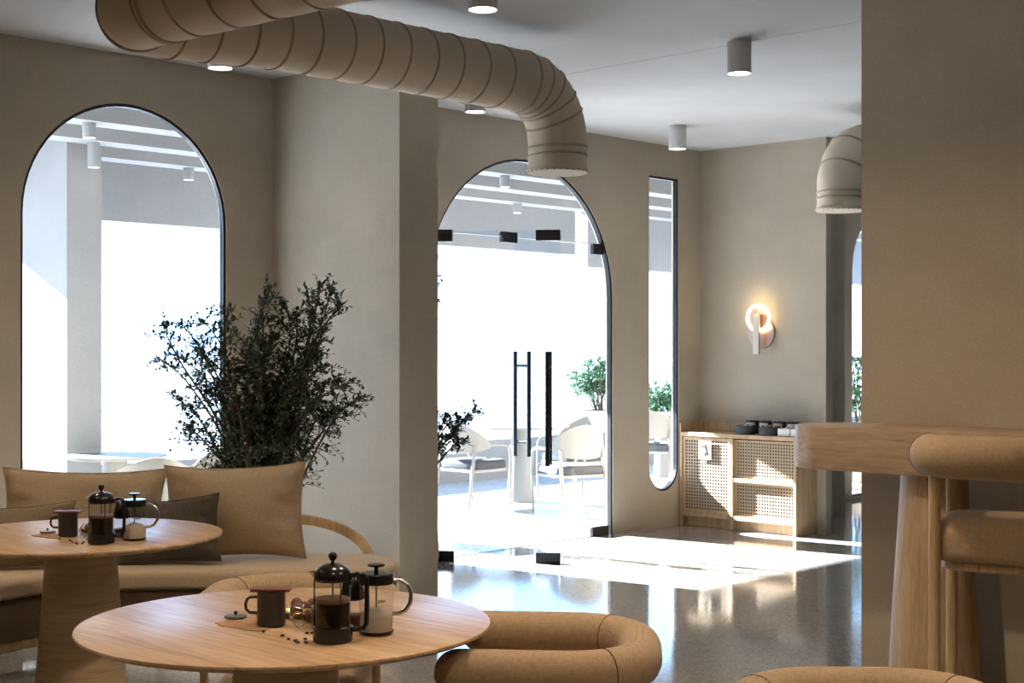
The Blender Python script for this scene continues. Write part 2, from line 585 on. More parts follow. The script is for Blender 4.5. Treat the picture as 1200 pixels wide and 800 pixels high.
# thin bright polished edge of the transom glass
MB().box((7.89 - 0.93, DY - 0.006, TZ - 0.004), (7.89 + 0.93, DY + 0.006, TZ + 0.004)).build('glass_edge', 'glass_edge', door, smooth=False)

def leaf_outline(w):
    """one leaf of the door, local x from hinge (0) to free edge (w), head follows the arch"""
    pts = [(0.012, 0.012), (w, 0.012), (w, TZ - 0.012)]
    for k in range(9):
        z = TZ - 0.012 - (TZ - 0.012 - 1.92) * k / 8
        pts.append((1.024 - math.sqrt(max(0, r_in ** 2 - (z - 1.92) ** 2)), z))
    return pts

def make_leaf(name, xh, sgn, rz, w, free_foot):
    l = bpy.data.objects.new(name, None); C.objects.link(l)
    l.parent = door; l.location = (xh, DY, 0); l.rotation_euler = (0, 0, rz)
    pts = [(p[0] * sgn, p[1]) for p in leaf_outline(w)]
    if sgn < 0: pts = pts[::-1]
    g = MB(); pane(g, pts, -0.005, 0.005)
    g.build('pane', 'glass', l, smooth=False)
    spots = [(0.0, 0.075, 0.01, 0.21), (TZ - 0.085, TZ, 0.075, 0.20)]
    if free_foot: spots += [(TZ - 0.085, TZ - 0.01, w - 0.17, w + 0.004), (0.0, 0.075, w - 0.17, w + 0.004)]
    for z0, z1, xa, xb in spots:
        a, b = sorted((xa * sgn, xb * sgn))
        MB().box((a, -0.018, z0), (b, 0.018, z1)).build('patch_fitting', 'black_metal', l, bevel=0.003)
    hb = MB()
    for sy in (-1, 1):
        hb.tube([((w - 0.08) * sgn, sy * 0.072, 0.69), ((w - 0.08) * sgn, sy * 0.072, 1.49)], 0.017, 12)
    for z in (0.80, 1.38):
        hb.tube([((w - 0.08) * sgn, -0.072, z), ((w - 0.08) * sgn, 0.072, z)], 0.011, 10)
    hb.build('handle', 'black_metal', l)
    return l
make_leaf('leaf', 6.878, 1, R(-54), 0.965, True)        # stands open into the room
make_leaf('leaf', 8.902, -1, 0.0, 1.10, False)
MB().box((7.655, DY - 0.02, TZ - 0.045), (7.815, DY + 0.02, TZ + 0.035)).build('patch_fitting', 'black_metal', door, bevel=0.003)

# ------------------------------------------------------------------ terrace outside
struct(MB().box((-20, 7.485, -0.12), (60, 14.0, 0.0)).build('floor_terrace', 'terrace', smooth=False))
struct(MB().box((-150, 14.0, -0.2), (200, 260, -0.02)).build('ground', 'terrace', smooth=False))
struct(MB().box((-10, 11.65, 0.0), (30, 11.9, 0.455)).build('wall_terrace', 'outside_wall', smooth=False))
can = sroot('ceiling_canopy')
MB().box((-8, YO, H), (30, 11.25, H + 0.15)).build('slab', 'outside_wall', can, smooth=False)
for y in (8.42, 9.20, 9.95):
    MB().box((-8, y, 3.0), (30, y + 0.22, H)).build('beam', 'outside_wall', can, smooth=False)
MB().box((-8, 10.85, 2.60), (12.36, 11.1, H)).build('fascia', 'outside_wall', can, smooth=False)
MB().box((12.58, 10.85, 2.47), (30, 11.1, H)).build('fascia', 'outside_wall', can, smooth=False)
struct(MB().box((5.20, 9.46, 0), (5.48, 10.9, H)).build('wall_terrace_pier', 'outside_wall', smooth=False))

# ------------------------------------------------------------------ ceiling spotlights
def downlight(x, y, label, zc=H, power=16.0, mat='ceiling'):
    t = thing('ceiling_spotlight', label, 'spotlight', (x, y, zc), 0, 'cylinder spotlights on the ceilings')
    MB().lathe([(0.030, -0.172), (0.060, -0.172), (0.0665, -0.182), (0.0675, -0.18), (0.0675, 0.0)], n=32).build('housing', mat, t)
    MB().lathe([(0.001, -0.1765), (0.060, -0.1765), (0.060, -0.170), (0.001, -0.170)], n=28).build('lens', 'lens', t)
    if power:
        ld = bpy.data.lights.new('lamp', 'SPOT')
        ld.energy = power; ld.spot_size = R(150); ld.spot_blend = 0.8; ld.shadow_soft_size = 0.05
        ld.color = (1.0, 0.80, 0.58)
        lo = bpy.data.objects.new('lamp', ld); C.objects.link(lo)
        lo.parent = t; lo.location = (0, 0, -0.19)
    return t
DL = {(4.6, 4.6): 'beige cylinder spotlight cut by the top of the frame, right of the near duct',
      (4.55, 6.6): 'beige cylinder spotlight under the long duct, above the arched window',
      (6.54, 6.61): 'beige cylinder spotlight under the long duct, above the glass door side',
      (6.66, 4.62): 'largest beige cylinder spotlight, in open ceiling at right',
      (8.83, 6.70): 'beige cylinder spotlight near the corner above the narrow slot window'}
for (x, y), lab in DL.items(): downlight(x, y, lab, power=6.0 if x > 6.6 else 15.0)
for x, y, lab in ((1.2, 1.2, 'added cylinder fill light over the near floor beside the camera'), (3.3, 0.4, 'added cylinder fill light over the bar stools'),
                  (3.9, 2.9, 'added cylinder fill light over the space before the bar wall'), (2.6, 2.9, 'added cylinder fill light over the front round table'),
                  (2.6, 6.2, 'added cylinder fill light over the left end of the sofa'), (1.0, 4.6, 'added cylinder fill light left of the near duct outside the frame')):
    downlight(x, y, lab, power=115.0 if 'bar' in lab else 72.0)  # unseen spotlights added out of frame as warm fill for the near room
for x, y, lab in ((4.85, 8.53, 'upper spotlight seen through the arched window, on the first terrace beam'),
                  (5.33, 9.31, 'low spotlight before the pier seen through the arched window'),
                  (6.62, 10.05, 'right spotlight seen through the arched window, under the last terrace beam'),
                  (8.80, 8.53, 'upper spotlight seen through the glass door arch'),
                  (10.55, 10.05, 'lower spotlight seen through the glass door arch')):
    t = downlight(x, y, lab, zc=3.0, power=0, mat='outside_wall')
    t.scale = (0.65, 0.65, 0.55 if x != 5.33 else 1.0)

# ------------------------------------------------------------------ ventilation ducts
def arc_pts(c, u, v, r, n=8):
    return [Vector(c) - Vector(v) * 0 + Vector(u) * (r * math.cos(PI / 2 * k / n)) + Vector(v) * (r * math.sin(PI / 2 * k / n)) for k in range(n + 1)]

def make_duct(name, label, path, seams, rad, billow):
    t = thing(name, label, 'duct', tuple(path[0]))
    o = Vector(path[0])
    # resample densely, with a soft billow between the seams
    P = [Vector(p) for p in path]
    L = [0.0]
    for a, b in zip(P, P[1:]): L.append(L[-1] + (b - a).length)
    def at(s):
        for i in range(len(P) - 1):
            if s <= L[i + 1] or i == len(P) - 2:
                return P[i].lerp(P[i + 1], (s - L[i]) / max(1e-9, L[i + 1] - L[i]))
    n = int(L[-1] / 0.02)
    pts = []; rs = []
    for k in range(n + 1):
        s = L[-1] * k / n
        pts.append(at(s) - o)
        d = min([abs(s - q) for q in seams] + [9])
        rs.append(rad * (1.003 - billow + billow * math.sqrt(max(0.0, 1 - (1 - min(1, d / 0.09)) ** 2))) )
    # hollow outlet: fold back inside
    pts2 = pts + [pts[-1] + Vector((0, 0, 0.0005)), pts[-1] + Vector((0, 0, 0.12)), pts[-1] + Vector((0, 0, 0.125))]
    rs2 = rs + [rad * 0.93, rad * 0.92, 0.001]
    MB().tube(pts2, rs2, 40).build('canvas_tube', 'canvas', t, ang=60)
    for q in seams:
        c = at(q) - o; d = (at(q + 0.01) - at(q - 0.01)).normalized()
        d = (d + Vector((random.uniform(-.05, .05), random.uniform(-.05, .05), random.uniform(-.05, .05)))).normalized()
        u = d.cross(Vector((0.31, 0.52, 0.79))).normalized(); w = d.cross(u)
        MB().tube([c + (u * math.cos(2 * PI * k / 40) + w * math.sin(2 * PI * k / 40)) * rad * 0.997 for k in range(40)], 0.0068, 6, closed=True).build('seam_ring', 'canvas_seam', t)
    # outlet lip and stitched holes
    c = pts[-1]
    MB().tube([c + Vector((rad * math.cos(2 * PI * k / 44), rad * math.sin(2 * PI * k / 44), 0.012)) for k in range(44)], 0.012, 8, closed=True).build('outlet_rim', 'canvas', t)
    b = MB()
    for k in range(30):
        a = 2 * PI * k / 30
        b.ball((c.x + (rad + 0.007) * math.cos(a), c.y + (rad + 0.007) * math.sin(a), c.z + 0.006), 0.005, 6)
    s_ = b.build('outlet_stitches', 'seam', t); s_['kind'] = 'stuff'
    return t
ZN = 2.922          # the near run hangs a little lower than the far one
ZD, RD, XN, YD, XE = 2.962, 0.166, 3.20, 5.33, 5.92
path = [(XN + 0.55, -2.2, ZN), (XN, YD - 0.13, ZN)]
path += [tuple(p) for p in arc_pts((XN + 0.13, YD - 0.13, ZN), (-1, 0, 0), (0, 1, 0), 0.13)]
path += [(XN + 0.8, YD, ZD), (XE - 0.30, YD, ZD)] + [tuple(p) for p in arc_pts((XE - 0.30, YD, ZD - 0.30), (0, 0, 1), (1, 0, 0), 0.30)][0:]
path += [(XE, YD, 2.488)]
near_len = YD - 0.13 + 2.2
seams = [0.25 + 0.235 * k for k in range(int((near_len - 0.25) / 0.235))] + [near_len - 0.16, near_len - 0.13, near_len + 0.09, near_len + 0.115]
far0 = near_len + 0.204
far_len = XE - 0.30 - (XN + 0.13)
seams += [far0 + 0.10 + 0.182 * k for k in range(int(far_len / 0.182))]
e0 = far0 + far_len
seams += [e0 + 0.02 + 0.085 * k for k in range(5)] + [e0 + 0.471 + 0.05, e0 + 0.471 + 0.10]
make_duct('fabric_duct', 'long beige canvas duct turning across the ceiling and down at the door arch', path, sorted(seams), RD, 0.02)
path2 = [(16.5, YD, ZD), (9.26, YD, ZD)] + [tuple(p) for p in arc_pts((9.26, YD, ZD - 0.32), (0, 0, 1), (-1, 0, 0), 0.32)] + [(8.94, YD, 2.488)]
l2 = 16.5 - 9.26
make_duct('fabric_duct', 'short pale canvas duct outlet hanging by the tall bare wall at right', path2,
          [0.3 + 0.3 * k for k in range(23)] + [l2 + 0.04, l2 + 0.2, l2 + 0.36, l2 + 0.503 + 0.02, l2 + 0.503 + 0.06], RD * 1.03, 0.07)

# ------------------------------------------------------------------ round tables
def make_table(label, loc):
    t = thing('round_table', label, 'table', loc, 0, 'round oak pedestal tables')
    MB().lathe([(0.001, 0.742 - 0.020), (0.42, 0.722), (0.535, 0.728), (0.561, 0.738), (0.565, 0.743), (0.564, 0.7485), (0.560, 0.75), (0.001, 0.75)], n=96).build('tabletop', 'oak_top', t)
    MB().lathe([(0.190, 0.0), (0.190, 0.012), (0.183, 0.10), (0.160, 0.40), (0.141, 0.66), (0.139, 0.7215), (0.001, 0.7215)], n=56).build('pedestal', 'oak_base', t)
    return t
T1 = (2.403, 3.172, 0); T2 = (2.968, 5.284, 0)
make_table('round oak pedestal table in front, partly cut by the lower edge', T1)
make_table('round oak pedestal table by the curved sofa, left edge cut off', T2)

# ------------------------------------------------------------------ coffee things on the tables
def make_mug(label, loc, rz):
    t = thing('enamel_mug', label, 'mug', loc, rz, 'lidded enamel mugs')
    MB().lathe([(0.001, 0.0), (0.034, 0.0), (0.038, 0.004), (0.038, 0.092), (0.0395, 0.094), (0.0365, 0.095), (0.0355, 0.088), (0.0355, 0.008), (0.001, 0.006)], n=36).build('cup', 'mug', t)
    pth = [(-0.036, 0, 0.078), (-0.056, 0, 0.078), (-0.066, 0, 0.072), (-0.070, 0, 0.058), (-0.068, 0, 0.044), (-0.058, 0, 0.036), (-0.036, 0, 0.035)]
    MB().tube(pth, 0.0042, 8).build('handle', 'mug', t)
    lid = MB().slab(rrect(0.054, 0.030, 0.008), 0.0955, 0.1035, 0.002).build('wooden_lid', 'red_wood', t)
    lid['label'] = 'reddish wooden lid'
    return t

def make_press(label, loc, rz):
    t = thing('coffee_press', label, 'coffee press', loc, rz, 'black coffee presses')
    MB().lathe([(0.001, 0.0), (0.047, 0.0), (0.051, 0.003), (0.051, 0.038), (0.0475, 0.040), (0.0475, 0.037), (0.001, 0.036)], n=40).build('base', 'black', t)
    MB().lathe([(0.0462, 0.037), (0.0462, 0.168)], n=40).build('glass_body', 'glassware', t)
    MB().lathe([(0.001, 0.0405), (0.0450, 0.0405), (0.0450, 0.101), (0.001, 0.101)], n=36).build('coffee', 'coffee', t)
    MB().lathe([(0.001, 0.1012), (0.0450, 0.1012), (0.0450, 0.1115), (0.001, 0.110)], n=36).build('foam', 'crema', t)
    MB().lathe([(0.0475, 0.156), (0.0485, 0.158), (0.0485, 0.170), (0.046, 0.180), (0.036, 0.192), (0.018, 0.199), (0.001, 0.201)], n=40).build('lid', 'black', t)
    MB().tube([(0, 0, 0.11), (0, 0, 0.206)], 0.0022, 8).build('plunger_rod', 'steel', t)
    MB().lathe([(0.004, 0.199), (0.0045, 0.207), (0.008, 0.210), (0.0115, 0.217), (0.0105, 0.224), (0.006, 0.229), (0.001, 0.230)], n=20).build('knob', 'black', t)
    sp = MB()
    sp.add([(-0.045, -0.014, 0.176), (-0.045, 0.014, 0.176), (-0.064, 0, 0.180), (-0.047, 0, 0.160), (-0.044, -0.012, 0.181), (-0.044, 0.012, 0.181)],
           [(0, 2, 3), (2, 1, 3), (0, 4, 2), (1, 2, 5), (4, 5, 2)])
    sp.build('spout', 'steel', t)
    MB().tube([(0.046, 0, 0.168), (0.066, 0, 0.172), (0.080, 0, 0.170), (0.087, 0, 0.160), (0.088, 0, 0.10), (0.087, 0, 0.045), (0.080, 0, 0.033), (0.066, 0, 0.030), (0.049, 0, 0.030)],
              0.0065, 10).build('handle', 'black', t)
    for a in (60, 180, 300):
        x, y = 0.0478 * math.cos(R(a)), 0.0478 * math.sin(R(a))
        MB().tube([(x, y, 0.038), (x, y, 0.158)], 0.0017, 6).build('cage_strap', 'black', t)
    return t

def make_frother(label, loc, rz):
    t = thing('milk_frother', label, 'milk frother', loc, rz, 'glass milk frothers')
    MB().lathe([(0.001, 0.002), (0.040, 0.002), (0.0445, 0.006), (0.0455, 0.012), (0.0445, 0.147)], n=40).build('glass_body', 'glassware', t)
    MB().lathe([(0.001, 0.0), (0.040, 0.0), (0.045, 0.004), (0.0462, 0.009), (0.043, 0.009), (0.001, 0.004)], n=40).build('base_ring', 'black', t)
    MB().lathe([(0.001, 0.007), (0.042, 0.008), (0.0425, 0.048), (0.036, 0.058), (0.016, 0.067), (0.001, 0.070)], n=36).build('milk', 'milk', t)
    MB().lathe([(0.0445, 0.132), (0.047, 0.134), (0.047, 0.157), (0.044, 0.160), (0.001, 0.161)], n=40).build('lid', 'black', t)
    MB().tube([(0, 0, 0.068), (0, 0, 0.176)], 0.0022, 8).build('plunger_rod', 'grey_metal', t)
    MB().lathe([(0.006, 0.160), (0.0055, 0.174), (0.022, 0.178), (0.0235, 0.181), (0.021, 0.184), (0.001, 0.185)], n=28).build('knob', 'black', t)
    MB().tube([(0.004, 0, 0.081), (0.022, 0, 0.083), (0.024, 0, 0.086), (0.004, 0, 0.086)], 0.0018, 6).build('spring_clip', 'grey_metal', t)
    MB().tube([(0.043, 0, 0.140), (0.062, 0, 0.140), (0.082, 0, 0.128), (0.092, 0, 0.105), (0.090, 0, 0.080), (0.078, 0, 0.060), (0.060, 0, 0.052), (0.0445, 0, 0.052)],
              0.0058, 10).build('handle', 'steel', t)
    return t

def make_hourglass_jar(label, loc):
    t = thing('glass_jar', label, 'jar', loc, 0, 'black topped glass jars')
    MB().lathe([(0.001, 0.001), (0.030, 0.001), (0.033, 0.006), (0.033, 0.062), (0.024, 0.078)], n=28).build('glass_body', 'glassware', t)
    MB().lathe([(0.001, 0.003), (0.0305, 0.003), (0.0305, 0.036), (0.001, 0.040)], n=24).build('ground_coffee', 'nut', t)
    MB().lathe([(0.024, 0.076), (0.034, 0.080), (0.034, 0.088), (0.027, 0.122), (0.014, 0.146), (0.001, 0.148)], n=28).build('lid', 'black', t)
    return t

def make_tipped_jar(label, loc, rz):
    t = thing('clip_top_jar', label, 'jar', loc, rz, 'tipped clip top jars')
    # lies on its side, axis along local x
    q = rrect(0.031, 0.031, 0.012, 4)
    b = MB(); b.slab([(p[0], p[1]) for p in q], 0.0, 0.075, 0.006)
    b.v = [(v[2] - 0.03, v[0], v[1] + 0.0315) for v in b.v]
    b.build('glass_body', 'glassware', t)
    b = MB(); b.slab([(p[0] * 0.9, p[1] * 0.9) for p in q], 0.025, 0.070, 0.006)
    b.v = [(v[2] - 0.03, v[0], v[1] + 0.0315) for v in b.v]
    b.build('spice_fill', 'grey_metal', t)
    w = MB()
    for s in (-1, 1):
        w.tube([(-0.026, s * 0.034, 0.045), (-0.050, s * 0.034, 0.052), (-0.062, s * 0.03, 0.030), (-0.044, s * 0.030, 0.008), (-0.026, s * 0.034, 0.018)], 0.0016, 6)
    w.tube([(-0.062, -0.03, 0.030), (-0.062, 0.03, 0.030)], 0.0016, 6)
    w.tube([(-0.044, -0.03, 0.008), (-0.044, 0.03, 0.008)], 0.0016, 6)
    w.build('wire_bail', 'steel', t)
    return t

def make_lid(label, loc, rz):
    t = thing('jar_lid', label, 'lid', loc, rz, 'flat grey jar lids')
    MB().slab(circle(0.031, 8), 0.0, 0.008, 0.002).build('plate', 'grey_metal', t)
    MB().lathe([(0.003, 0.008), (0.003, 0.012), (0.0055, 0.014), (0.005, 0.018), (0.001, 0.019)], n=14).build('knob', 'black', t)
    return t

def make_dish(label, loc):
    t = thing('brass_dish', label, 'dish', loc, 0, 'small brass dishes')
    MB().lathe([(0.001, 0.0), (0.028, 0.0), (0.034, 0.004), (0.042, 0.016), (0.044, 0.017), (0.043, 0.019), (0.040, 0.017), (0.032, 0.006), (0.001, 0.004)], n=32).build('bowl', 'brass', t)
    return t

bean_me = MB().ball((0, 0, 0.0034), 0.0062, 8, (1.0, 0.72, 0.55))
bean_src = None
nut_src = None
def coffee_set(T, where, zt=0.7505, dx=0.0, dy=0.0):
    global bean_src, nut_src
    def p(x, y): return (T[0] + x + dx, T[1] + y + dy, zt)
    make_mug('charcoal enamel mug with reddish wooden lid on the %s table' % where, p(-0.064, -0.019), R(-46))
    make_press('black lidded coffee press half full of coffee on the %s table' % where, p(-0.078, -0.300), R(-44))
    make_frother('clear glass milk frother with flat black lid on the %s table' % where, p(0.065, -0.305), R(-43))
    make_hourglass_jar('small glass jar with tapering black top behind the presses on the %s table' % where, p(0.068, -0.205))
    make_tipped_jar('little wire bail jar lying on its side on the %s table' % where, p(-0.002, -0.125), R(-35))
    make_lid('flat grey jar lid with black knob on the %s table' % where, p(-0.066, 0.143), R(10))
    make_dish('small brass dish of brown nuts behind the mug of the %s table' % where, p(0.060, 0.030))
    ps = MB()
    rnd = random.Random(3)
    out = []
    for k in range(28):
        a = 2 * PI * k / 28
        rr = 0.072 * (1 + 0.16 * math.sin(3 * a + 1) + 0.08 * rnd.uniform(-1, 1))
        out.append((rr * 0.8 * math.cos(a), rr * 1.25 * math.sin(a)))
    ps.slab(out, 0, 0.0016, 0.0012, 2, 0)
    o = ps.build('cocoa_powder', 'powder'); o.location = p(-0.105, 0.035); o['kind'] = 'stuff'
    tag(o, 'patch of reddish cocoa powder spilled beside the mug on the %s table' % where, 'powder')
    for x, y in ((-0.135, -0.081), (-0.134, -0.162), (-0.150, -0.209), (-0.151, -0.239), (-0.160, -0.26), (-0.145, -0.275), (-0.069, -0.182), (-0.059, -0.192), (-0.12, -0.24)):
        if bean_src is None:
            b = bean_src = bean_me.build('coffee_bean', 'bean')
        else:
            b = bean_src.copy(); C.objects.link(b)
        b.location = p(x, y); b.rotation_euler = (0, 0, rnd.uniform(0, 6))
        tag(b, 'tiny dark coffee bean lying loose on the %s table' % where, 'coffee bean', 'beans scattered on the %s table' % where)
    for i_, (x, y, z) in enumerate(((0.060, 0.030, 0.005), (0.130, 0.120, 0), (0.155, 0.075, 0), (0.105, 0.060, 0), (0.040, -0.055, 0), (0.100, -0.02, 0))):
        if nut_src is None:
            n_ = nut_src = MB().ball((0, 0, 0.017), 0.019, 14, (1.5, 0.95, 0.9)).build('brown_nut', 'nut')
        else:
            n_ = nut_src.copy(); C.objects.link(n_)
        q = p(x, y); n_.location = (q[0], q[1], q[2] + z + 0.001); n_.rotation_euler = (0, 0, rnd.uniform(0, 6))
        tag(n_, ('brown oval nut lying in the brass dish of the %s table' if i_ == 0 else 'brown oval nut loose behind the coffee things of the %s table') % where, 'nut', 'brown nuts on the %s table' % where)
coffee_set(T1, 'front')
coffee_set(T2, 'sofa side', dx=-0.01, dy=-0.01)

# ------------------------------------------------------------------ tub chairs and bar stool
def bolster_path(W, xa, xb, rc, n=8):
    """U in plan open towards +x: arm end xa, back xb, half width W, corner radius rc"""
    pts = []
    for k in range(10): pts.append((xa + (xb + rc - xa) * k / 10, W))
    for k in range(n + 1):
        a = R(90 + 90 * k / n); pts.append((xb + rc + rc * math.cos(a), W - rc + rc * math.sin(a)))
    m = 6
    for k in range(1, m): pts.append((xb, (W - rc) - 2 * (W - rc) * k / m))
    for k in range(n + 1):
        a = R(180 + 90 * k / n); pts.append((xb + rc + rc * math.cos(a), -W + rc + rc * math.sin(a)))
    for k in range(1, 11): pts.append((xb + rc + (xa - xb - rc) * k / 10, -W))
    return pts

def make_tub(label, name, cat, loc, rz, group, seat_z, seat_t, zb, rb, W, xa, xb, rc, legs, leg_r, seat, foot=False, seams=None):
    t = thing(name, label, cat, loc, rz, group)
    P = [(x, y, zb) for x, y in bolster_path(W, xa, xb, rc)]
    bo = MB().tube(P, rb, 24, round_ends=True).build('backrest', 'fabric', t, ang=60)
    for i in seams or (13, len(P) - 14):
        a = Vector(P[i]); d = (Vector(P[i + 1]) - Vector(P[i - 1])).normalized()
        u = Vector((0, 0, 1)); w = d.cross(u)
        MB().tube([a + (u * math.cos(2 * PI * k / 28) + w * math.sin(2 * PI * k / 28)) * (rb + 0.0002) for k in range(28)], 0.0018, 5, closed=True).build('seam', 'seam', bo)
    MB().slab(seat, seat_z - seat_t, seat_z, seat_t * 0.42, 6, seat_t * 0.25).build('seat', 'fabric', t, ang=60)
    MB().slab([(x * 0.80, y * 0.80) for x, y in seat], seat_z - seat_t - 0.03, seat_z - seat_t - 0.0005, 0.004, 2).build('seat_frame', 'oak', t)
    for x, y in legs:
        MB().tube([(x, y, 0.0), (x, y, 0.3), (x, y, zb - rb * 0.9)], [leg_r * 0.85, leg_r, leg_r], 16).build('leg', 'oak', t)
    if foot:
        ls = sorted(legs, key=lambda p: math.atan2(p[1], p[0]))
        for a, b in zip(ls, ls[1:] + ls[:1]):
            MB().tube([(a[0], a[1], 0.17), (b[0], b[1], 0.17)], leg_r * 0.6, 10).build('foot_rail', 'oak', t)
    return t
TUB = dict(name='tub_chair', cat='chair', group='tub chairs around the front table', seat_z=0.46, seat_t=0.10, zb=0.655, rb=0.062, W=0.275, xa=0.22, xb=-0.255, rc=0.20,
           legs=[(-0.19, 0.235), (-0.19, -0.235), (0.19, 0.275), (0.19, -0.275)], leg_r=0.014, seat=rrect(0.235, 0.235, 0.10, 6, (0.02, 0)))
def face(dx, dy): return math.atan2(dy, dx)
make_tub('tan tub chair with rolled back beyond the front table, facing the viewer', loc=(2.925, 3.79, 0), rz=face(-0.7214, -0.6925), **TUB)
make_tub('tan tub chair with thick rolled arms at the right of the front table', loc=(2.943, 2.684, 0), rz=face(-0.62, 0.78), **TUB)
make_tub('tan tub chair at the bottom edge, only its back roll showing', loc=(2.925, 1.66, 0), rz=face(-0.72, -0.69), **TUB)
make_tub('tan bar stool with rolled back on slim oak legs at the bar', 'bar_stool', 'stool', (4.883, 2.288, 0), face(0.958, 0.282), None,
         0.905, 0.155, 1.125, 0.076, 0.205, 0.06, -0.215, 0.15, [(-0.175, 0.175), (-0.175, -0.175), (0.18, 0.18), (0.18, -0.18)], 0.021,
         rrect(0.215, 0.215, 0.13, 8, (0.03, 0)), foot=True, seams=(11, 30))

# ------------------------------------------------------------------ bar
bar = thing('bar_counter', 'thick oak bar top with rounded end on a tapering pedestal', 'bar counter', (5.485, 3.24, 0))
def capsule(hw, y0, y1, n=20):
    o = [(hw, y0)] + [(hw * math.cos(PI * k / n), y1 + hw * math.sin(PI * k / n)) for k in range(n + 1)] + [(-hw, y0)]
    return o
MB().slab(capsule(0.222, -4.6, 0.0), 0.992, 1.174, 0.004, 2).build('bar_top', 'oak_bar', bar)
MB().lathe([(0.195, 0.0), (0.19, 0.05), (0.165, 0.5), (0.137, 0.93), (0.135, 0.992), (0.001, 0.992)], c=(-0.02, -0.42, 0), n=56).build('pedestal', 'oak', bar)
MB().lathe([(0.195, 0.0), (0.19, 0.05), (0.165, 0.5), (0.137, 0.93), (0.135, 0.992), (0.001, 0.992)], c=(-0.02, -3.6, 0), n=56).build('pedestal', 'oak', bar)

# ------------------------------------------------------------------ curved sofa and pillows
SOFA = (4.081, 5.857, 0); SR = R(-46.175)     # local x to the right along the seat, local y to the back
sofa = thing('curved_sofa', 'curved beige banquette sofa on a brown base along the arched window', 'sofa', SOFA, SR)
def cr(pts, n=6):
    """Catmull-Rom through points"""
    P = [Vector(p) for p in pts]; o = []
    for i in range(len(P) - 1):
        a = P[max(i - 1, 0)]; b = P[i]; c = P[i + 1]; d = P[min(i + 2, len(P) - 1)]
        for k in range(n):
            t = k / n
            o.append(0.5 * ((2 * b) + (c - a) * t + (2 * a - 5 * b + 4 * c - d) * t * t + (3 * b - a - 3 * c + d) * t ** 3))
    o.append(P[-1])
    return o
front = cr([(-1.75, -1.25), (-1.40, -0.95), (-0.93, -0.57), (-0.80, -0.40), (-0.49, -0.27), (0.0, -0.235), (0.40, -0.22), (0.66, -0.19)])
end = cr([(0.66, -0.19), (0.80, -0.10), (0.84, 0.06), (0.79, 0.25), (0.66, 0.34)])[1:]
back = cr([(0.66, 0.34), (0.2, 0.38), (-0.4, 0.38), (-0.95, 0.28), (-1.45, -0.05), (-1.95, -0.50), (-2.20, -0.85)])[1:]
outl = [tuple(p) for p in front + end + back]
MB().slab(outl, 0.365, 0.452, 0.032, 4, 0.012).build('seat_cushion', 'fabric_seat', sofa, ang=60)
MB().tube([(p.x, p.y, 0.367) for p in front + end], 0.006, 6).build('piping', 'seam', sofa)
def inset(o, d):
    P = [Vector(p) for p in o]; k = len(P); res = []
    for i in range(k):
        t = ((P[(i + 1) % k] - P[i]).normalized() + (P[i] - P[i - 1]).normalized()).normalized()
        res.append((P[i].x - t.y * d, P[i].y + t.x * d))
    return res
MB().slab(inset(outl, 0.012), 0.165, 0.366, 0.004, 2).build('base', 'fabric_brown', sofa)
MB().slab(inset(outl, 0.020), 0.118, 0.164, 0.004, 2).build('plinth_rail', 'oak', sofa)
for x, y in ((-1.35, -0.75), (-0.70, -0.20), (0.05, -0.13), (0.62, -0.08), (0.55, 0.24), (-0.4, 0.30), (-1.5, -0.2), (-1.0, -0.45)):
    MB().tube([(x, y, 0.0), (x, y, 0.119)], 0.022, 12).build('leg', 'oak', sofa)
# bent oak back rail, flat band, sweeping down to the seat at the right end
rail = cr([(-1.50, 0.02, 0.60), (-0.95, 0.33, 0.615), (-0.4, 0.43, 0.62), (0.15, 0.43, 0.62), (0.34, 0.42, 0.612), (0.50, 0.395, 0.575), (0.615, 0.36, 0.51), (0.665, 0.33, 0.43), (0.68, 0.32, 0.37)], 8)
rb_ = MB(); vs = []; fs = []
for i, p in enumerate(rail):
    t = (rail[min(i + 1, len(rail) - 1)] - rail[max(i - 1, 0)]).normalized()
    side = Vector((0, 0, 1)).cross(t)
    side = Vector((side.x, side.y, 0)).normalized() if side.length > 1e-4 else Vector((0, 1, 0))
    nrm = t.cross(side).normalized()
    for a, b in ((-.5, -.5), (.5, -.5), (.5, .5), (-.5, .5)):
        vs.append(p + side * (a * 0.032) + nrm * (b * 0.052))
for i in range(len(rail) - 1):
    for k in range(4): fs.append((i * 4 + k, i * 4 + (k + 1) % 4, i * 4 + 4 + (k + 1) % 4, i * 4 + 4 + k))
fs += [(3, 2, 1, 0), tuple(len(vs) - 4 + k for k in range(4))]
rb_.add(vs, fs); rb_.build('back_rail', 'oak', sofa, ang=50, bevel=0.004)
for x, y in ((-0.95, 0.31), (-0.15, 0.40)):
    MB().tube([(x, y, 0.30), (x, y + 0.02, 0.60)], 0.016, 12).build('back_post', 'oak', sofa)

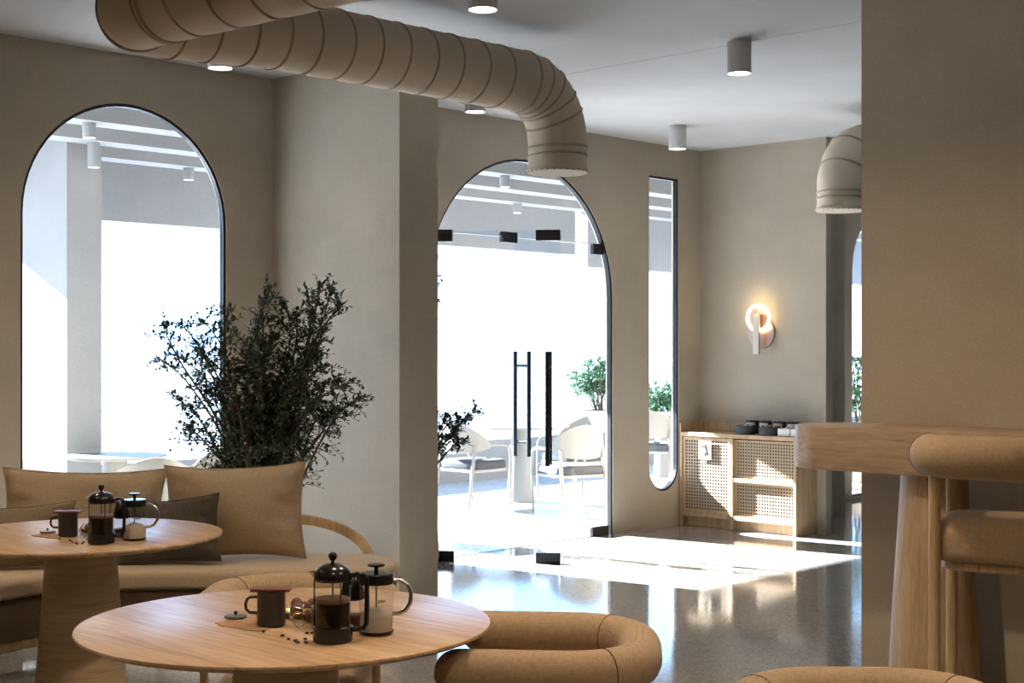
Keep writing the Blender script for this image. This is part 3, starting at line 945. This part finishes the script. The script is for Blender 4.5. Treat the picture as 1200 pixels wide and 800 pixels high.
def pillow(label, loc, rz, lean, w, h, th, mat, seed=0, roll=0.0):
    nx, nz = 26, 20
    rnd = random.Random(seed)
    ph = [rnd.uniform(0, 6) for _ in range(6)]
    vs = []; idx = {}
    for side in (1, -1):
        for i in range(nx + 1):
            for j in range(nz + 1):
                u = -1 + 2 * i / nx; v = -1 + 2 * j / nz
                edge = i in (0, nx) or j in (0, nz)
                if side < 0 and edge: continue
                pull_x = 1 - 0.055 * (1 - v * v) * 1.0 
                pull_z = 1 - 0.075 * (1 - u * u)
                x = u * w / 2 * (1 - 0.08 * (1 - abs(v) ** 2.2)) 
                z = v * h / 2 * (1 - 0.12 * (1 - abs(u) ** 2.2))
                prof = max(0.0, (1 - abs(u) ** 2.6)) ** 0.62 * max(0.0, (1 - abs(v) ** 2.6)) ** 0.62
                wr = 0.016 * math.sin(4 * u + 3 * v + ph[0]) + 0.016 * math.sin(7 * u - 5 * v + ph[1]) * (u * u)
                cr_ = 0.03 * math.sin(16 * v + 5 * u + ph[2]) * max(0, abs(u) - 0.55) * 2.2 * (1 - abs(u))
                y = -side * (th / 2 * prof + (wr + cr_ * 3) * prof ** 0.5 * 0.8)
                y += 0.02 * (v * v) * 0 + 0.012 * u * u * math.sin(ph[3])
                idx[side, i, j] = len(vs); vs.append((x, y, z + h / 2 * 0.985))
    def I(s, i, j): return idx.get((s, i, j), idx.get((1, i, j)))
    fs = []
    for s in (1, -1):
        for i in range(nx):
            for j in range(nz):
                q = (I(s, i, j), I(s, i + 1, j), I(s, i + 1, j + 1), I(s, i, j + 1))
                fs.append(q if s > 0 else q[::-1])
    t = thing('pillow', label, 'pillow', loc, rz, 'pillows on the curved sofa')
    t.rotation_euler = (R(lean), R(roll), rz)
    MB().add(vs, fs).build('cover', mat, t, ang=80)
    b = [vs[idx[1, i, 0]] for i in range(nx + 1)] + [vs[idx[1, nx, j]] for j in range(1, nz + 1)] + [vs[idx[1, i, nz]] for i in range(nx - 1, -1, -1)] + [vs[idx[1, 0, j]] for j in range(nz - 1, 0, -1)]
    MB().tube(b, 0.0035, 6, closed=True).build('piping', mat, t)
    return t
SZ = 0.452
pillow('tan linen pillow at the right end of the sofa, largest in view', (4.180, 5.940, SZ), R(-46), -9, 0.72, 0.485, 0.21, 'fabric_pillow', 1, -1.5)
pillow('wide tan linen pillow behind the coffee things on the left of the sofa', (3.660, 6.510, SZ), R(-40), -10, 0.82, 0.46, 0.21, 'fabric_pillow', 5, 1.0)
pillow('small dark taupe pillow between the two tan pillows', (3.845, 6.010, SZ), R(-47), -14, 0.52, 0.335, 0.13, 'fabric_dark', 3, -5)
pillow('small olive brown pillow leaning at the left edge of the frame', (3.255, 6.400, SZ), R(-36), -16, 0.56, 0.32, 0.14, 'fabric_olive', 4, -3)

# ------------------------------------------------------------------ plants
def leaf_mesh(mb, p, d, up, L, w):
    d = d.normalized(); s = d.cross(up)
    if s.length < 1e-3: s = d.cross(Vector((1, 0, 0)))
    s.normalize(); n = s.cross(d)
    mb.add([p, p + d * L * 0.45 + s * w + n * 0.12 * L, p + d * L, p + d * L * 0.45 - s * w + n * 0.12 * L], [(0, 1, 2), (0, 2, 3)])

def shrub(name, label, loc, tips, base_z, leaf_len, leaf_n, leafmat, seed, pot, base_r=0.06, twig=0.16, bare=0.35):
    rnd = random.Random(seed)
    t = thing(name, label, 'plant', loc)
    st = MB(); lf = MB()
    for tx, ty, tz in tips:
        a = rnd.uniform(0, 6.28)
        b = Vector((base_r * math.cos(a), base_r * math.sin(a), base_z))
        e = Vector((tx, ty, tz))
        m1 = b.lerp(e, 0.4) + Vector((rnd.uniform(-.05, .05) - 0.10 * tx, rnd.uniform(-.05, .05) - 0.10 * ty, 0.10))
        m2 = b.lerp(e, 0.75) + Vector((rnd.uniform(-.06, .06), rnd.uniform(-.06, .06), 0.12))
        cur = cr([b, m1, m2, e], 8)
        st.tube(cur, [0.009 * (1 - 0.85 * i / len(cur)) + 0.001 for i in range(len(cur))], 5)
        nt = leaf_n
        for q in range(nt):
            f = bare + (1 - bare) * (q + rnd.random()) / nt
            i = min(int(f * (len(cur) - 1)), len(cur) - 2)
            p = cur[i].lerp(cur[i + 1], f * (len(cur) - 1) - i)
            d = (cur[i + 1] - cur[i]).normalized()
            r = Vector((rnd.uniform(-1, 1), rnd.uniform(-1, 1), rnd.uniform(-0.8, 0.7))).normalized()
            td = (d * 0.5 + r).normalized()
            tl = twig * rnd.uniform(0.5, 1.2) * (1.15 - 0.5 * f)
            tw = [p, p + td * tl * 0.5 + Vector((0, 0, 0.01)), p + td * tl]
            st.tube(tw, [0.0025, 0.002, 0.001], 3, caps=False)
            k = int(6 + rnd.random() * 4)
            for j in range(k):
                g = 0.25 + 0.75 * j / (k - 1)
                lp = tw[0].lerp(tw[2], g) + Vector((0, 0, 0.01 * math.sin(g * 3)))
                ld = td * 0.7 + Vector((rnd.uniform(-1, 1), rnd.uniform(-1, 1), rnd.uniform(-0.7, 1))) * 1.1
                leaf_mesh(lf, lp, ld, Vector((rnd.uniform(-.4, .4), rnd.uniform(-.4, .4), 1)), leaf_len * rnd.uniform(0.7, 1.25), leaf_len * rnd.uniform(0.24, 0.34))
    o = lf.build('foliage', leafmat, t, smooth=False); o['kind'] = 'stuff'
    o = st.build('branches', 'bark', t); o['kind'] = 'stuff'
    if pot:
        MB().lathe([(0.001, 0.0), (pot[0] * 0.72, 0.0), (pot[0] * 0.78, 0.02), (pot[0], pot[1] - 0.02), (pot[0] * 1.03, pot[1]), (pot[0] * 0.93, pot[1]), (pot[0] * 0.9, pot[1] - 0.05), (0.001, pot[1] - 0.05)], n=36).build('pot', 'pot', t)
        MB().lathe([(0.001, pot[1] - 0.04), (pot[0] * 0.895, pot[1] - 0.049)], n=24).build('soil', 'soil', t)
    return t
# local sideways (x) and height of each spray tip; depth varied
def fan(sprays, rnd, spread):
    """sprays given across the view-facing width; turned to room axes"""
    o = []
    for l, z in sprays:
        d = rnd.uniform(-spread, spread)
        o.append((0.6925 * l + 0.7215 * d, -0.7215 * l + 0.6925 * d, z))
    return o
rp = random.Random(11)
sp = [(0.38, 1.86), (0.30, 1.84), (0.22, 1.80), (0.12, 1.76), (0.03, 1.84), (-0.02, 1.72), (0.44, 1.74), (0.18, 1.66), (0.08, 1.62), (-0.08, 1.58),
      (-0.30, 1.66), (-0.44, 1.64), (-0.52, 1.62), (-0.20, 1.60), (-0.38, 1.50), (-0.26, 1.44), (-0.54, 1.46), (-0.66, 1.46), (-0.36, 1.30), (-0.50, 1.22),
      (-0.12, 1.40), (0.00, 1.46), (0.12, 1.40), (0.22, 1.30), (0.34, 1.42), (0.42, 1.34), (0.50, 1.32), (0.52, 1.22), (0.44, 1.18), (0.30, 1.18),
      (-0.10, 1.20), (0.06, 1.20), (0.16, 1.10), (0.34, 1.10), (-0.20, 1.10), (-0.40, 1.06), (-0.50, 0.98), (-0.30, 0.95), (0.0, 1.0), (0.16, 0.98), (-0.12, 0.92),
      (-0.02, 1.30), (0.14, 1.26), (-0.06, 1.48), (0.10, 1.50), (0.28, 1.22), (0.20, 1.46), (-0.22, 1.28), (0.04, 1.10), (0.30, 1.60), (-0.16, 1.70), (0.06, 0.84), (-0.05, 0.78), (-0.18, 0.82), (0.0, 0.86), (-0.28, 0.80), (0.08, 0.95), (-0.10, 1.02)]
shrub('potted_shrub', 'large dark green shrub behind the sofa beside the arched window', (4.80, 6.53, 0), fan(sp, rp, 0.24), 0.36, 0.031, 40, 'leaf', 5, (0.22, 0.37), twig=0.15, bare=0.30)
rp = random.Random(4)
sp2 = [(0.14, 2.34), (0.18, 2.28), (0.10, 2.22), (0.16, 2.12), (0.13, 2.0), (0.15, 1.85), (0.13, 1.7), (0.0, 2.3), (-0.1, 2.2), (-0.1, 1.9), (0.0, 1.7),]
shrub('olive_tree', 'potted olive tree outside at the left edge of the glass door', (7.50, 8.30, 0), fan(sp2, rp, 0.15), 0.45, 0.05, 16, 'leaf', 8, (0.2, 0.45), twig=0.13, bare=0.55)
rp = random.Random(14)
sp6 = [(0.40, 1.10), (0.34, 1.04), (0.27, 1.02), (0.24, 0.93), (0.30, 0.88), (0.16, 0.84), (0.20, 1.06), (0.1, 1.1), (-0.05, 1.0), (0.0, 0.85), (-0.1, 1.1)]
shrub('leafy_plant', 'small dark leafy plant reaching out from behind the column, low beside the glass door', (6.42, 7.04, 0), fan(sp6, rp, 0.12), 0.34, 0.036, 16, 'leaf', 41, (0.13, 0.36), twig=0.10, bare=0.5)
rp = random.Random(9)
sp3 = [(x, z) for x in (-0.32, -0.2, -0.08, 0.04, 0.16, 0.28) for z in (0.95, 1.12, 1.3) if not (abs(x) > 0.25 and z > 1.2)]
sh3 = shrub('planter_shrub', 'green shrub in a pale planter beyond the terrace wall, seen through the door', (14.50, 12.32, 0), fan(sp3, rp, 0.2), 0.68, 0.07, 14, 'leaf_light', 21, (0.30, 0.70), twig=0.16, bare=0.3)
sh4 = shrub('planter_shrub', 'green shrub seen through the narrow slot window', (16.07, 12.4, 0), fan([(x, z * 0.68) for x, z in sp3], rp, 0.2), 0.5, 0.07, 14, 'leaf_light', 22, (0.30, 0.52), twig=0.16, bare=0.3)
sp5 = [(-0.18, 1.45), (-0.10, 1.38), (0.0, 1.30), (0.1, 1.4), (0.2, 1.2), (-0.15, 1.2), (0.0, 1.0), (-0.1, 0.9), (0.12, 0.9), (-0.14, 1.02)]
shrub('bush', 'leafy green bush outside the far right arched window', (14.40, 8.35, 0), fan(sp5, rp, 0.15), 0.36, 0.06, 14, 'leaf_light', 31, (0.2, 0.38), twig=0.14)

# ------------------------------------------------------------------ rattan cabinet
CX, CY0, CY1 = 9.80, 6.25, 7.415
cab = thing('rattan_cabinet', 'low oak sideboard with woven rattan fronts under the wall lamp', 'cabinet', (CX, CY0, 0))
def cb(name, a, b, mat='oak', par=None, bev=0.003):
    return MB().box(a, b).build(name, mat, par or cab, bevel=bev)
D = 0.317; WY = CY1 - CY0; MY = 0.632
cb('top', (0, 0, 0.765), (D - 0.002, WY, 0.80))
cb('side_panel', (0, 0, 0.0), (D - 0.002, 0.028, 0.765))
cb('side_panel', (0, WY - 0.028, 0.0), (D - 0.002, WY, 0.765))
cb('divider', (0.0, MY - 0.018, 0.0), (D - 0.02, MY + 0.018, 0.765))
cb('back_panel', (D - 0.02, 0.028, 0.06), (D - 0.002, WY - 0.028, 0.765), 'cane_back')
cb('bottom_rail', (0.002, 0.028, 0.085), (D - 0.02, MY - 0.018, 0.122))
cb('bottom_rail', (0.002, MY + 0.018, 0.085), (D - 0.02, WY - 0.028, 0.122))
cb('plinth', (0.045, 0.028, 0.0), (0.06, WY - 0.028, 0.085))
def cane_panel(name, y0, y1, z0, z1, x, par, frame=0.03, pitch=0.026):
    d = bpy.data.objects.new(name, None); C.objects.link(d); d.parent = par
    for a, b in (((x, y0, z0), (x + 0.02, y1, z0 + frame)), ((x, y0, z1 - frame), (x + 0.02, y1, z1)),
                 ((x, y0, z0 + frame), (x + 0.02, y0 + frame, z1 - frame)), ((x, y1 - frame, z0 + frame), (x + 0.02, y1, z1 - frame))):
        MB().box(a, b).build('frame_rail', 'oak', d, bevel=0.002)
    b = MB()
    ya, yb, za, zb = y0 + frame, y1 - frame, z0 + frame, z1 - frame
    n = int((yb - ya) / pitch)
    for i in range(n + 1):
        y = ya + (yb - ya) * i / n
        b.box((x + 0.006, y - 0.0058, za), (x + 0.008, y + 0.0058, zb))
    n = int((zb - za) / pitch)
    for i in range(n + 1):
        z = za + (zb - za) * i / n
        b.box((x + 0.0045, ya, z - 0.0055), (x + 0.0065, yb, z + 0.0055))
    o = b.build('woven_cane', 'cane', d, smooth=False); o['kind'] = 'stuff'
    MB().box((x + 0.013, ya, za), (x + 0.016, yb, zb)).build('cane_backing', 'cane_back', d, smooth=False)
    return d
cane_panel('door', MY + 0.020, WY - 0.030, 0.124, 0.760, 0.012, cab, 0.022)
cane_panel('drawer', 0.030, MY - 0.020, 0.440, 0.755, 0.030, cab, 0.014)
cane_panel('drawer', 0.030, MY - 0.020, 0.124, 0.400, 0.030, cab, 0.014)
cb('middle_shelf', (0.002, 0.028, 0.402), (D - 0.02, MY - 0.018, 0.436))
cb('upstand', (D - 0.018, -0.06, 0.80), (D - 0.002, WY, 0.875))
cb('upstand', (0.0, WY - 0.016, 0.80), (D - 0.018, WY, 0.875))
# card with a small dark figure on the left door
pl = thing('notice_card', 'small cream card with a black bird-like mark on the cabinet door', 'sign', (CX + 0.002, 7.150, 0.655))
MB().box((0.0, -0.065, -0.08), (0.004, 0.065, 0.08)).build('card', 'paper', pl, smooth=False)
mk = MB()
def poly(pts):
    k = len(pts)
    mk.add([(-0.0018, -x, z) for x, z in pts] + [(0.0, -x, z) for x, z in pts], [tuple(range(k)), tuple(range(2 * k - 1, k - 1, -1))] + [(i, i + k, (i + 1) % k + k, (i + 1) % k) for i in range(k)])
poly([(-0.002, 0.042), (0.008, 0.052), (0.016, 0.046), (0.014, 0.034), (0.022, 0.020), (0.026, 0.0), (0.016, -0.012), (0.004, -0.004), (0.002, 0.014), (-0.008, 0.026)])
poly([(-0.036, 0.030), (-0.024, 0.036), (-0.006, 0.030), (-0.006, 0.024), (-0.024, 0.026), (-0.036, 0.022)])
poly([(0.012, -0.010), (0.024, -0.006), (0.030, -0.020), (0.026, -0.044), (0.018, -0.044), (0.020, -0.022)])
poly([(0.004, -0.016), (0.011, -0.014), (0.006, -0.034), (0.000, -0.050), (-0.006, -0.050), (0.000, -0.032)])
mk.build('printed_mark', 'ink', pl, smooth=False)

# food on the cabinet
def bowl(label, x, y, r, h, seed):
    t = thing('slate_bowl', label, 'bowl', (x, y, 0.801), 0, 'slate food bowls on the sideboard')
    MB().lathe([(0.001, 0), (r * 0.96, 0), (r, 0.006), (r, h), (r - 0.008, h), (r - 0.01, h - 0.012), (0.001, h - 0.012)], n=36).build('bowl', 'slate', t)
    rnd = random.Random(seed)
    for mat, nm, cnt in (('food_red', 'berry', 7), ('food_tan', 'pastry', 6), ('food_cream', 'cream', 5)):
        b = MB()
        for k in range(cnt):
            a = rnd.uniform(0, 6.28); q = (r - 0.03) * math.sqrt(rnd.random())
            b.ball((q * math.cos(a), q * math.sin(a), h - 0.004), rnd.uniform(0.011, 0.019), 8)
        o = b.build(nm, mat, t); o['kind'] = 'stuff'
    return t
bowl('left round slate bowl with red topping at the front of the sideboard', 9.890, 6.795, 0.084, 0.072, 1)
bowl('right round slate bowl with red topping at the front of the sideboard', 9.890, 6.560, 0.088, 0.072, 2)
def cup(label, x, y):
    t = thing('black_cup', label, 'cup', (x, y, 0.801), 0, 'black cups at the back of the sideboard')
    MB().lathe([(0.001, 0), (0.050, 0), (0.054, 0.004), (0.056, 0.092), (0.054, 0.106), (0.001, 0.110)], n=28).build('cup_body', 'slate', t)
    b = MB()
    n = 10; vs = []
    for k in range(n + 1):
        a = R(180 + 15 + (-40 + 80 * k / n))
        for z in (0.045, 0.092): vs.append((0.0572 * math.cos(a), 0.0572 * math.sin(a), z))
    b.add(vs, [(2 * k, 2 * k + 2, 2 * k + 3, 2 * k + 1) for k in range(n)])
    o = b.build('label_band', 'white_card', t)
    return t
for i, (y, lab) in enumerate(((6.83, 'leftmost black cup with white band at the back of the sideboard'), (6.70, 'second black cup from the left behind the slate bowls'),
                              (6.56, 'third black cup from the left behind the slate bowls'), (6.43, 'rightmost black cup with white band behind the white boxes'))):
    cup(lab, 10.036, y)
def fbox(label, x, y):
    t = thing('white_box', label, 'box', (x, y, 0.801), 0, 'white pastry boxes on the sideboard')
    MB().slab(rrect(0.055, 0.058, 0.008, 3), 0, 0.062, 0.003, 2).build('carton', 'white_card', t)
    b = MB(); rnd = random.Random(int(y * 100))
    for k in range(5): b.ball((rnd.uniform(-.03, .03), rnd.uniform(-.035, .035), 0.064), 0.014, 8)
    o = b.build('pastry', 'food_cream', t); o['kind'] = 'stuff'
    return t
fbox('left white pastry box beside the slate bowls', 9.880, 6.385)
fbox('right white pastry box nearest the bar top end', 9.880, 6.262)

# ------------------------------------------------------------------ ring wall lamp
lamp = thing('wall_lamp', 'round copper wall lamp with glowing ring and vertical bar', 'wall lamp', (10.116, 6.787, 1.69))
MB().lathe([(0.001, -0.022), (0.130, -0.022), (0.134, -0.018), (0.134, 0.0)], c=(0, 0, -0.045), n=48, axis='x').build('back_plate', 'copper', lamp)
MB().tube([(-0.055, 0.108 * math.cos(2 * PI * k / 48), 0.080 + 0.108 * math.sin(2 * PI * k / 48)) for k in range(48)], 0.013, 10, closed=True).build('light_ring', 'ring', lamp)
MB().lathe([(0.001, 0.0), (0.085, 0.0), (0.085, 0.02), (0.001, 0.02)], c=(-0.05, 0, 0.080), n=36, axis='x').build('ring_disc', 'copper', lamp)
MB().box((-0.095, -0.030, -0.225), (-0.070, 0.030, 0.115)).build('bar', 'champagne', lamp, bevel=0.003)
MB().box((-0.072, -0.015, 0.06), (-0.02, 0.015, 0.09)).build('bracket', 'champagne', lamp)
ld = bpy.data.lights.new('lamp_glow', 'POINT'); ld.energy = 1.6; ld.shadow_soft_size = 0.1; ld.color = (1.0, 0.75, 0.42)
lo = bpy.data.objects.new('lamp_glow', ld); C.objects.link(lo); lo.parent = lamp; lo.location = (-0.13, 0, 0.19)

# ------------------------------------------------------------------ pouf behind the column
pf = thing('pouf', 'tall taupe rounded pouf mostly hidden behind the column', 'pouf', (6.05, 6.72, 0))
MB().lathe([(0.001, 0.03), (0.15, 0.03), (0.178, 0.07), (0.196, 0.20), (0.190, 0.34), (0.165, 0.43), (0.12, 0.46), (0.001, 0.455)], n=44).build('body', 'fabric_taupe', pf)
for a in range(4):
    MB().tube([(0.11 * math.cos(R(45 + 90 * a)), 0.11 * math.sin(R(45 + 90 * a)), 0.0), (0.11 * math.cos(R(45 + 90 * a)), 0.11 * math.sin(R(45 + 90 * a)), 0.035)], 0.016, 10).build('leg', 'oak', pf)

# ------------------------------------------------------------------ terrace furniture
def out_table(label, x, y, r):
    t = thing('terrace_table', label, 'table', (x, y, 0), 0, 'round terrace tables')
    MB().lathe([(0.001, 0.72), (r - 0.05, 0.725), (r, 0.738), (r, 0.75), (0.001, 0.75)], n=48).build('tabletop', 'out_white', t)
    MB().lathe([(0.145, 0.0), (0.14, 0.03), (0.085, 0.72), (0.001, 0.72)], n=36).build('pedestal', 'out_white', t)
out_table('round pale terrace table seen through the glass door', 10.25, 9.72, 0.48)
out_table('round pale terrace table seen through the arched window', 5.36, 9.07, 0.36)
out_table('round pale terrace table seen through the slot window', 13.4, 10.35, 0.45)

def make_out_chair(label, loc, rz):
    t = thing('terrace_chair', label, 'chair', loc, rz, 'terrace armchairs')
    for sy in (1, -1):
        # front leg sweeps up into the arm, rear leg slants back
        MB().tube(cr([(0.25, sy * 0.255, 0.0), (0.24, sy * 0.27, 0.30), (0.225, sy * 0.28, 0.50), (0.20, sy * 0.282, 0.575), (0.12, sy * 0.285, 0.60), (-0.04, sy * 0.27, 0.605), (-0.15, sy * 0.235, 0.63)], 5),
                  [0.010 + 0.006 * min(1, k / 12) for k in range(31)], 10).build('arm', 'out_white', t)
        MB().tube([(-0.30, sy * 0.235, 0.0), (-0.235, sy * 0.225, 0.40), (-0.20, sy * 0.215, 0.60)], [0.010, 0.017, 0.015], 10).build('leg', 'out_white', t)
    MB().slab(rrect(0.255, 0.255, 0.09, 6), 0.345, 0.375, 0.008, 3).build('seat_frame', 'out_white', t)
    MB().slab(rrect(0.25, 0.25, 0.10, 6), 0.3755, 0.455, 0.030, 4, 0.012).build('seat_cushion', 'out_cushion', t, ang=60)
    # curved shell back: tallest in the middle, flowing into the arms
    vs = []; fs = []; n = 22
    for side in (0, 1):
        for k in range(n + 1):
            a = R(100 + 160 * k / n); q = abs(2 * k / n - 1)
            rr = 0.275 + (0.014 if side else -0.010)
            top = 0.60 + 0.215 * (1 - q ** 1.7) ** 0.9 + 0.01
            bot = 0.575 - 0.06 * (1 - q ** 2)
            for j in range(5):
                z = bot + (top - bot) * j / 4
                lean = 0.10 * (z - 0.55)
                vs.append(((rr + lean) * math.cos(a), (rr + lean * 0.6) * math.sin(a), z))
    m = (n + 1) * 5
    for s in (0, 1):
        for k in range(n):
            for j in range(4):
                a = s * m + k * 5 + j
                fs.append((a, a + 5, a + 6, a + 1) if s else (a, a + 1, a + 6, a + 5))
    for k in range(n):
        for j in (0, 4):
            a = k * 5 + j; fs.append((a, a + 5, m + a + 5, m + a))
    for k in (0, n):
        for j in range(4):
            a = k * 5 + j; fs.append((a, a + 1, m + a + 1, m + a))
    MB().add(vs, fs).build('backrest', 'out_white', t, ang=70)
    return t
oc = make_out_chair('pale terrace armchair left of the table seen through the glass door', (9.60, 9.73, 0), face(1, 0.02))
for loc, rz, lab in (((10.92, 9.62, 0), face(-1, 0.05), 'pale terrace armchair right of the pedestal, behind the door handles'),
                     ((9.80, 8.66, 0), face(0.35, 1), 'pale terrace armchair nearest the glass door, by the right jamb'),
                     ((4.70, 8.87, 0), face(1, 0.15), 'pale terrace armchair at the left jamb of the arched window'),
                     ((5.00, 8.08, 0), face(0.35, 1), 'pale terrace armchair with its back to the arched window'),
                     ((6.05, 8.98, 0), face(-1, 0.1), 'pale terrace armchair behind the shrub, through the arched window'),
                     ((12.75, 10.0, 0), face(0.8, 0.4), 'pale terrace armchair on the near side of the slot window table'),
                     ((13.45, 9.55, 0), face(0.0, 1), 'pale terrace armchair low in the slot window view')):
    dup(oc, loc, rz, lab)
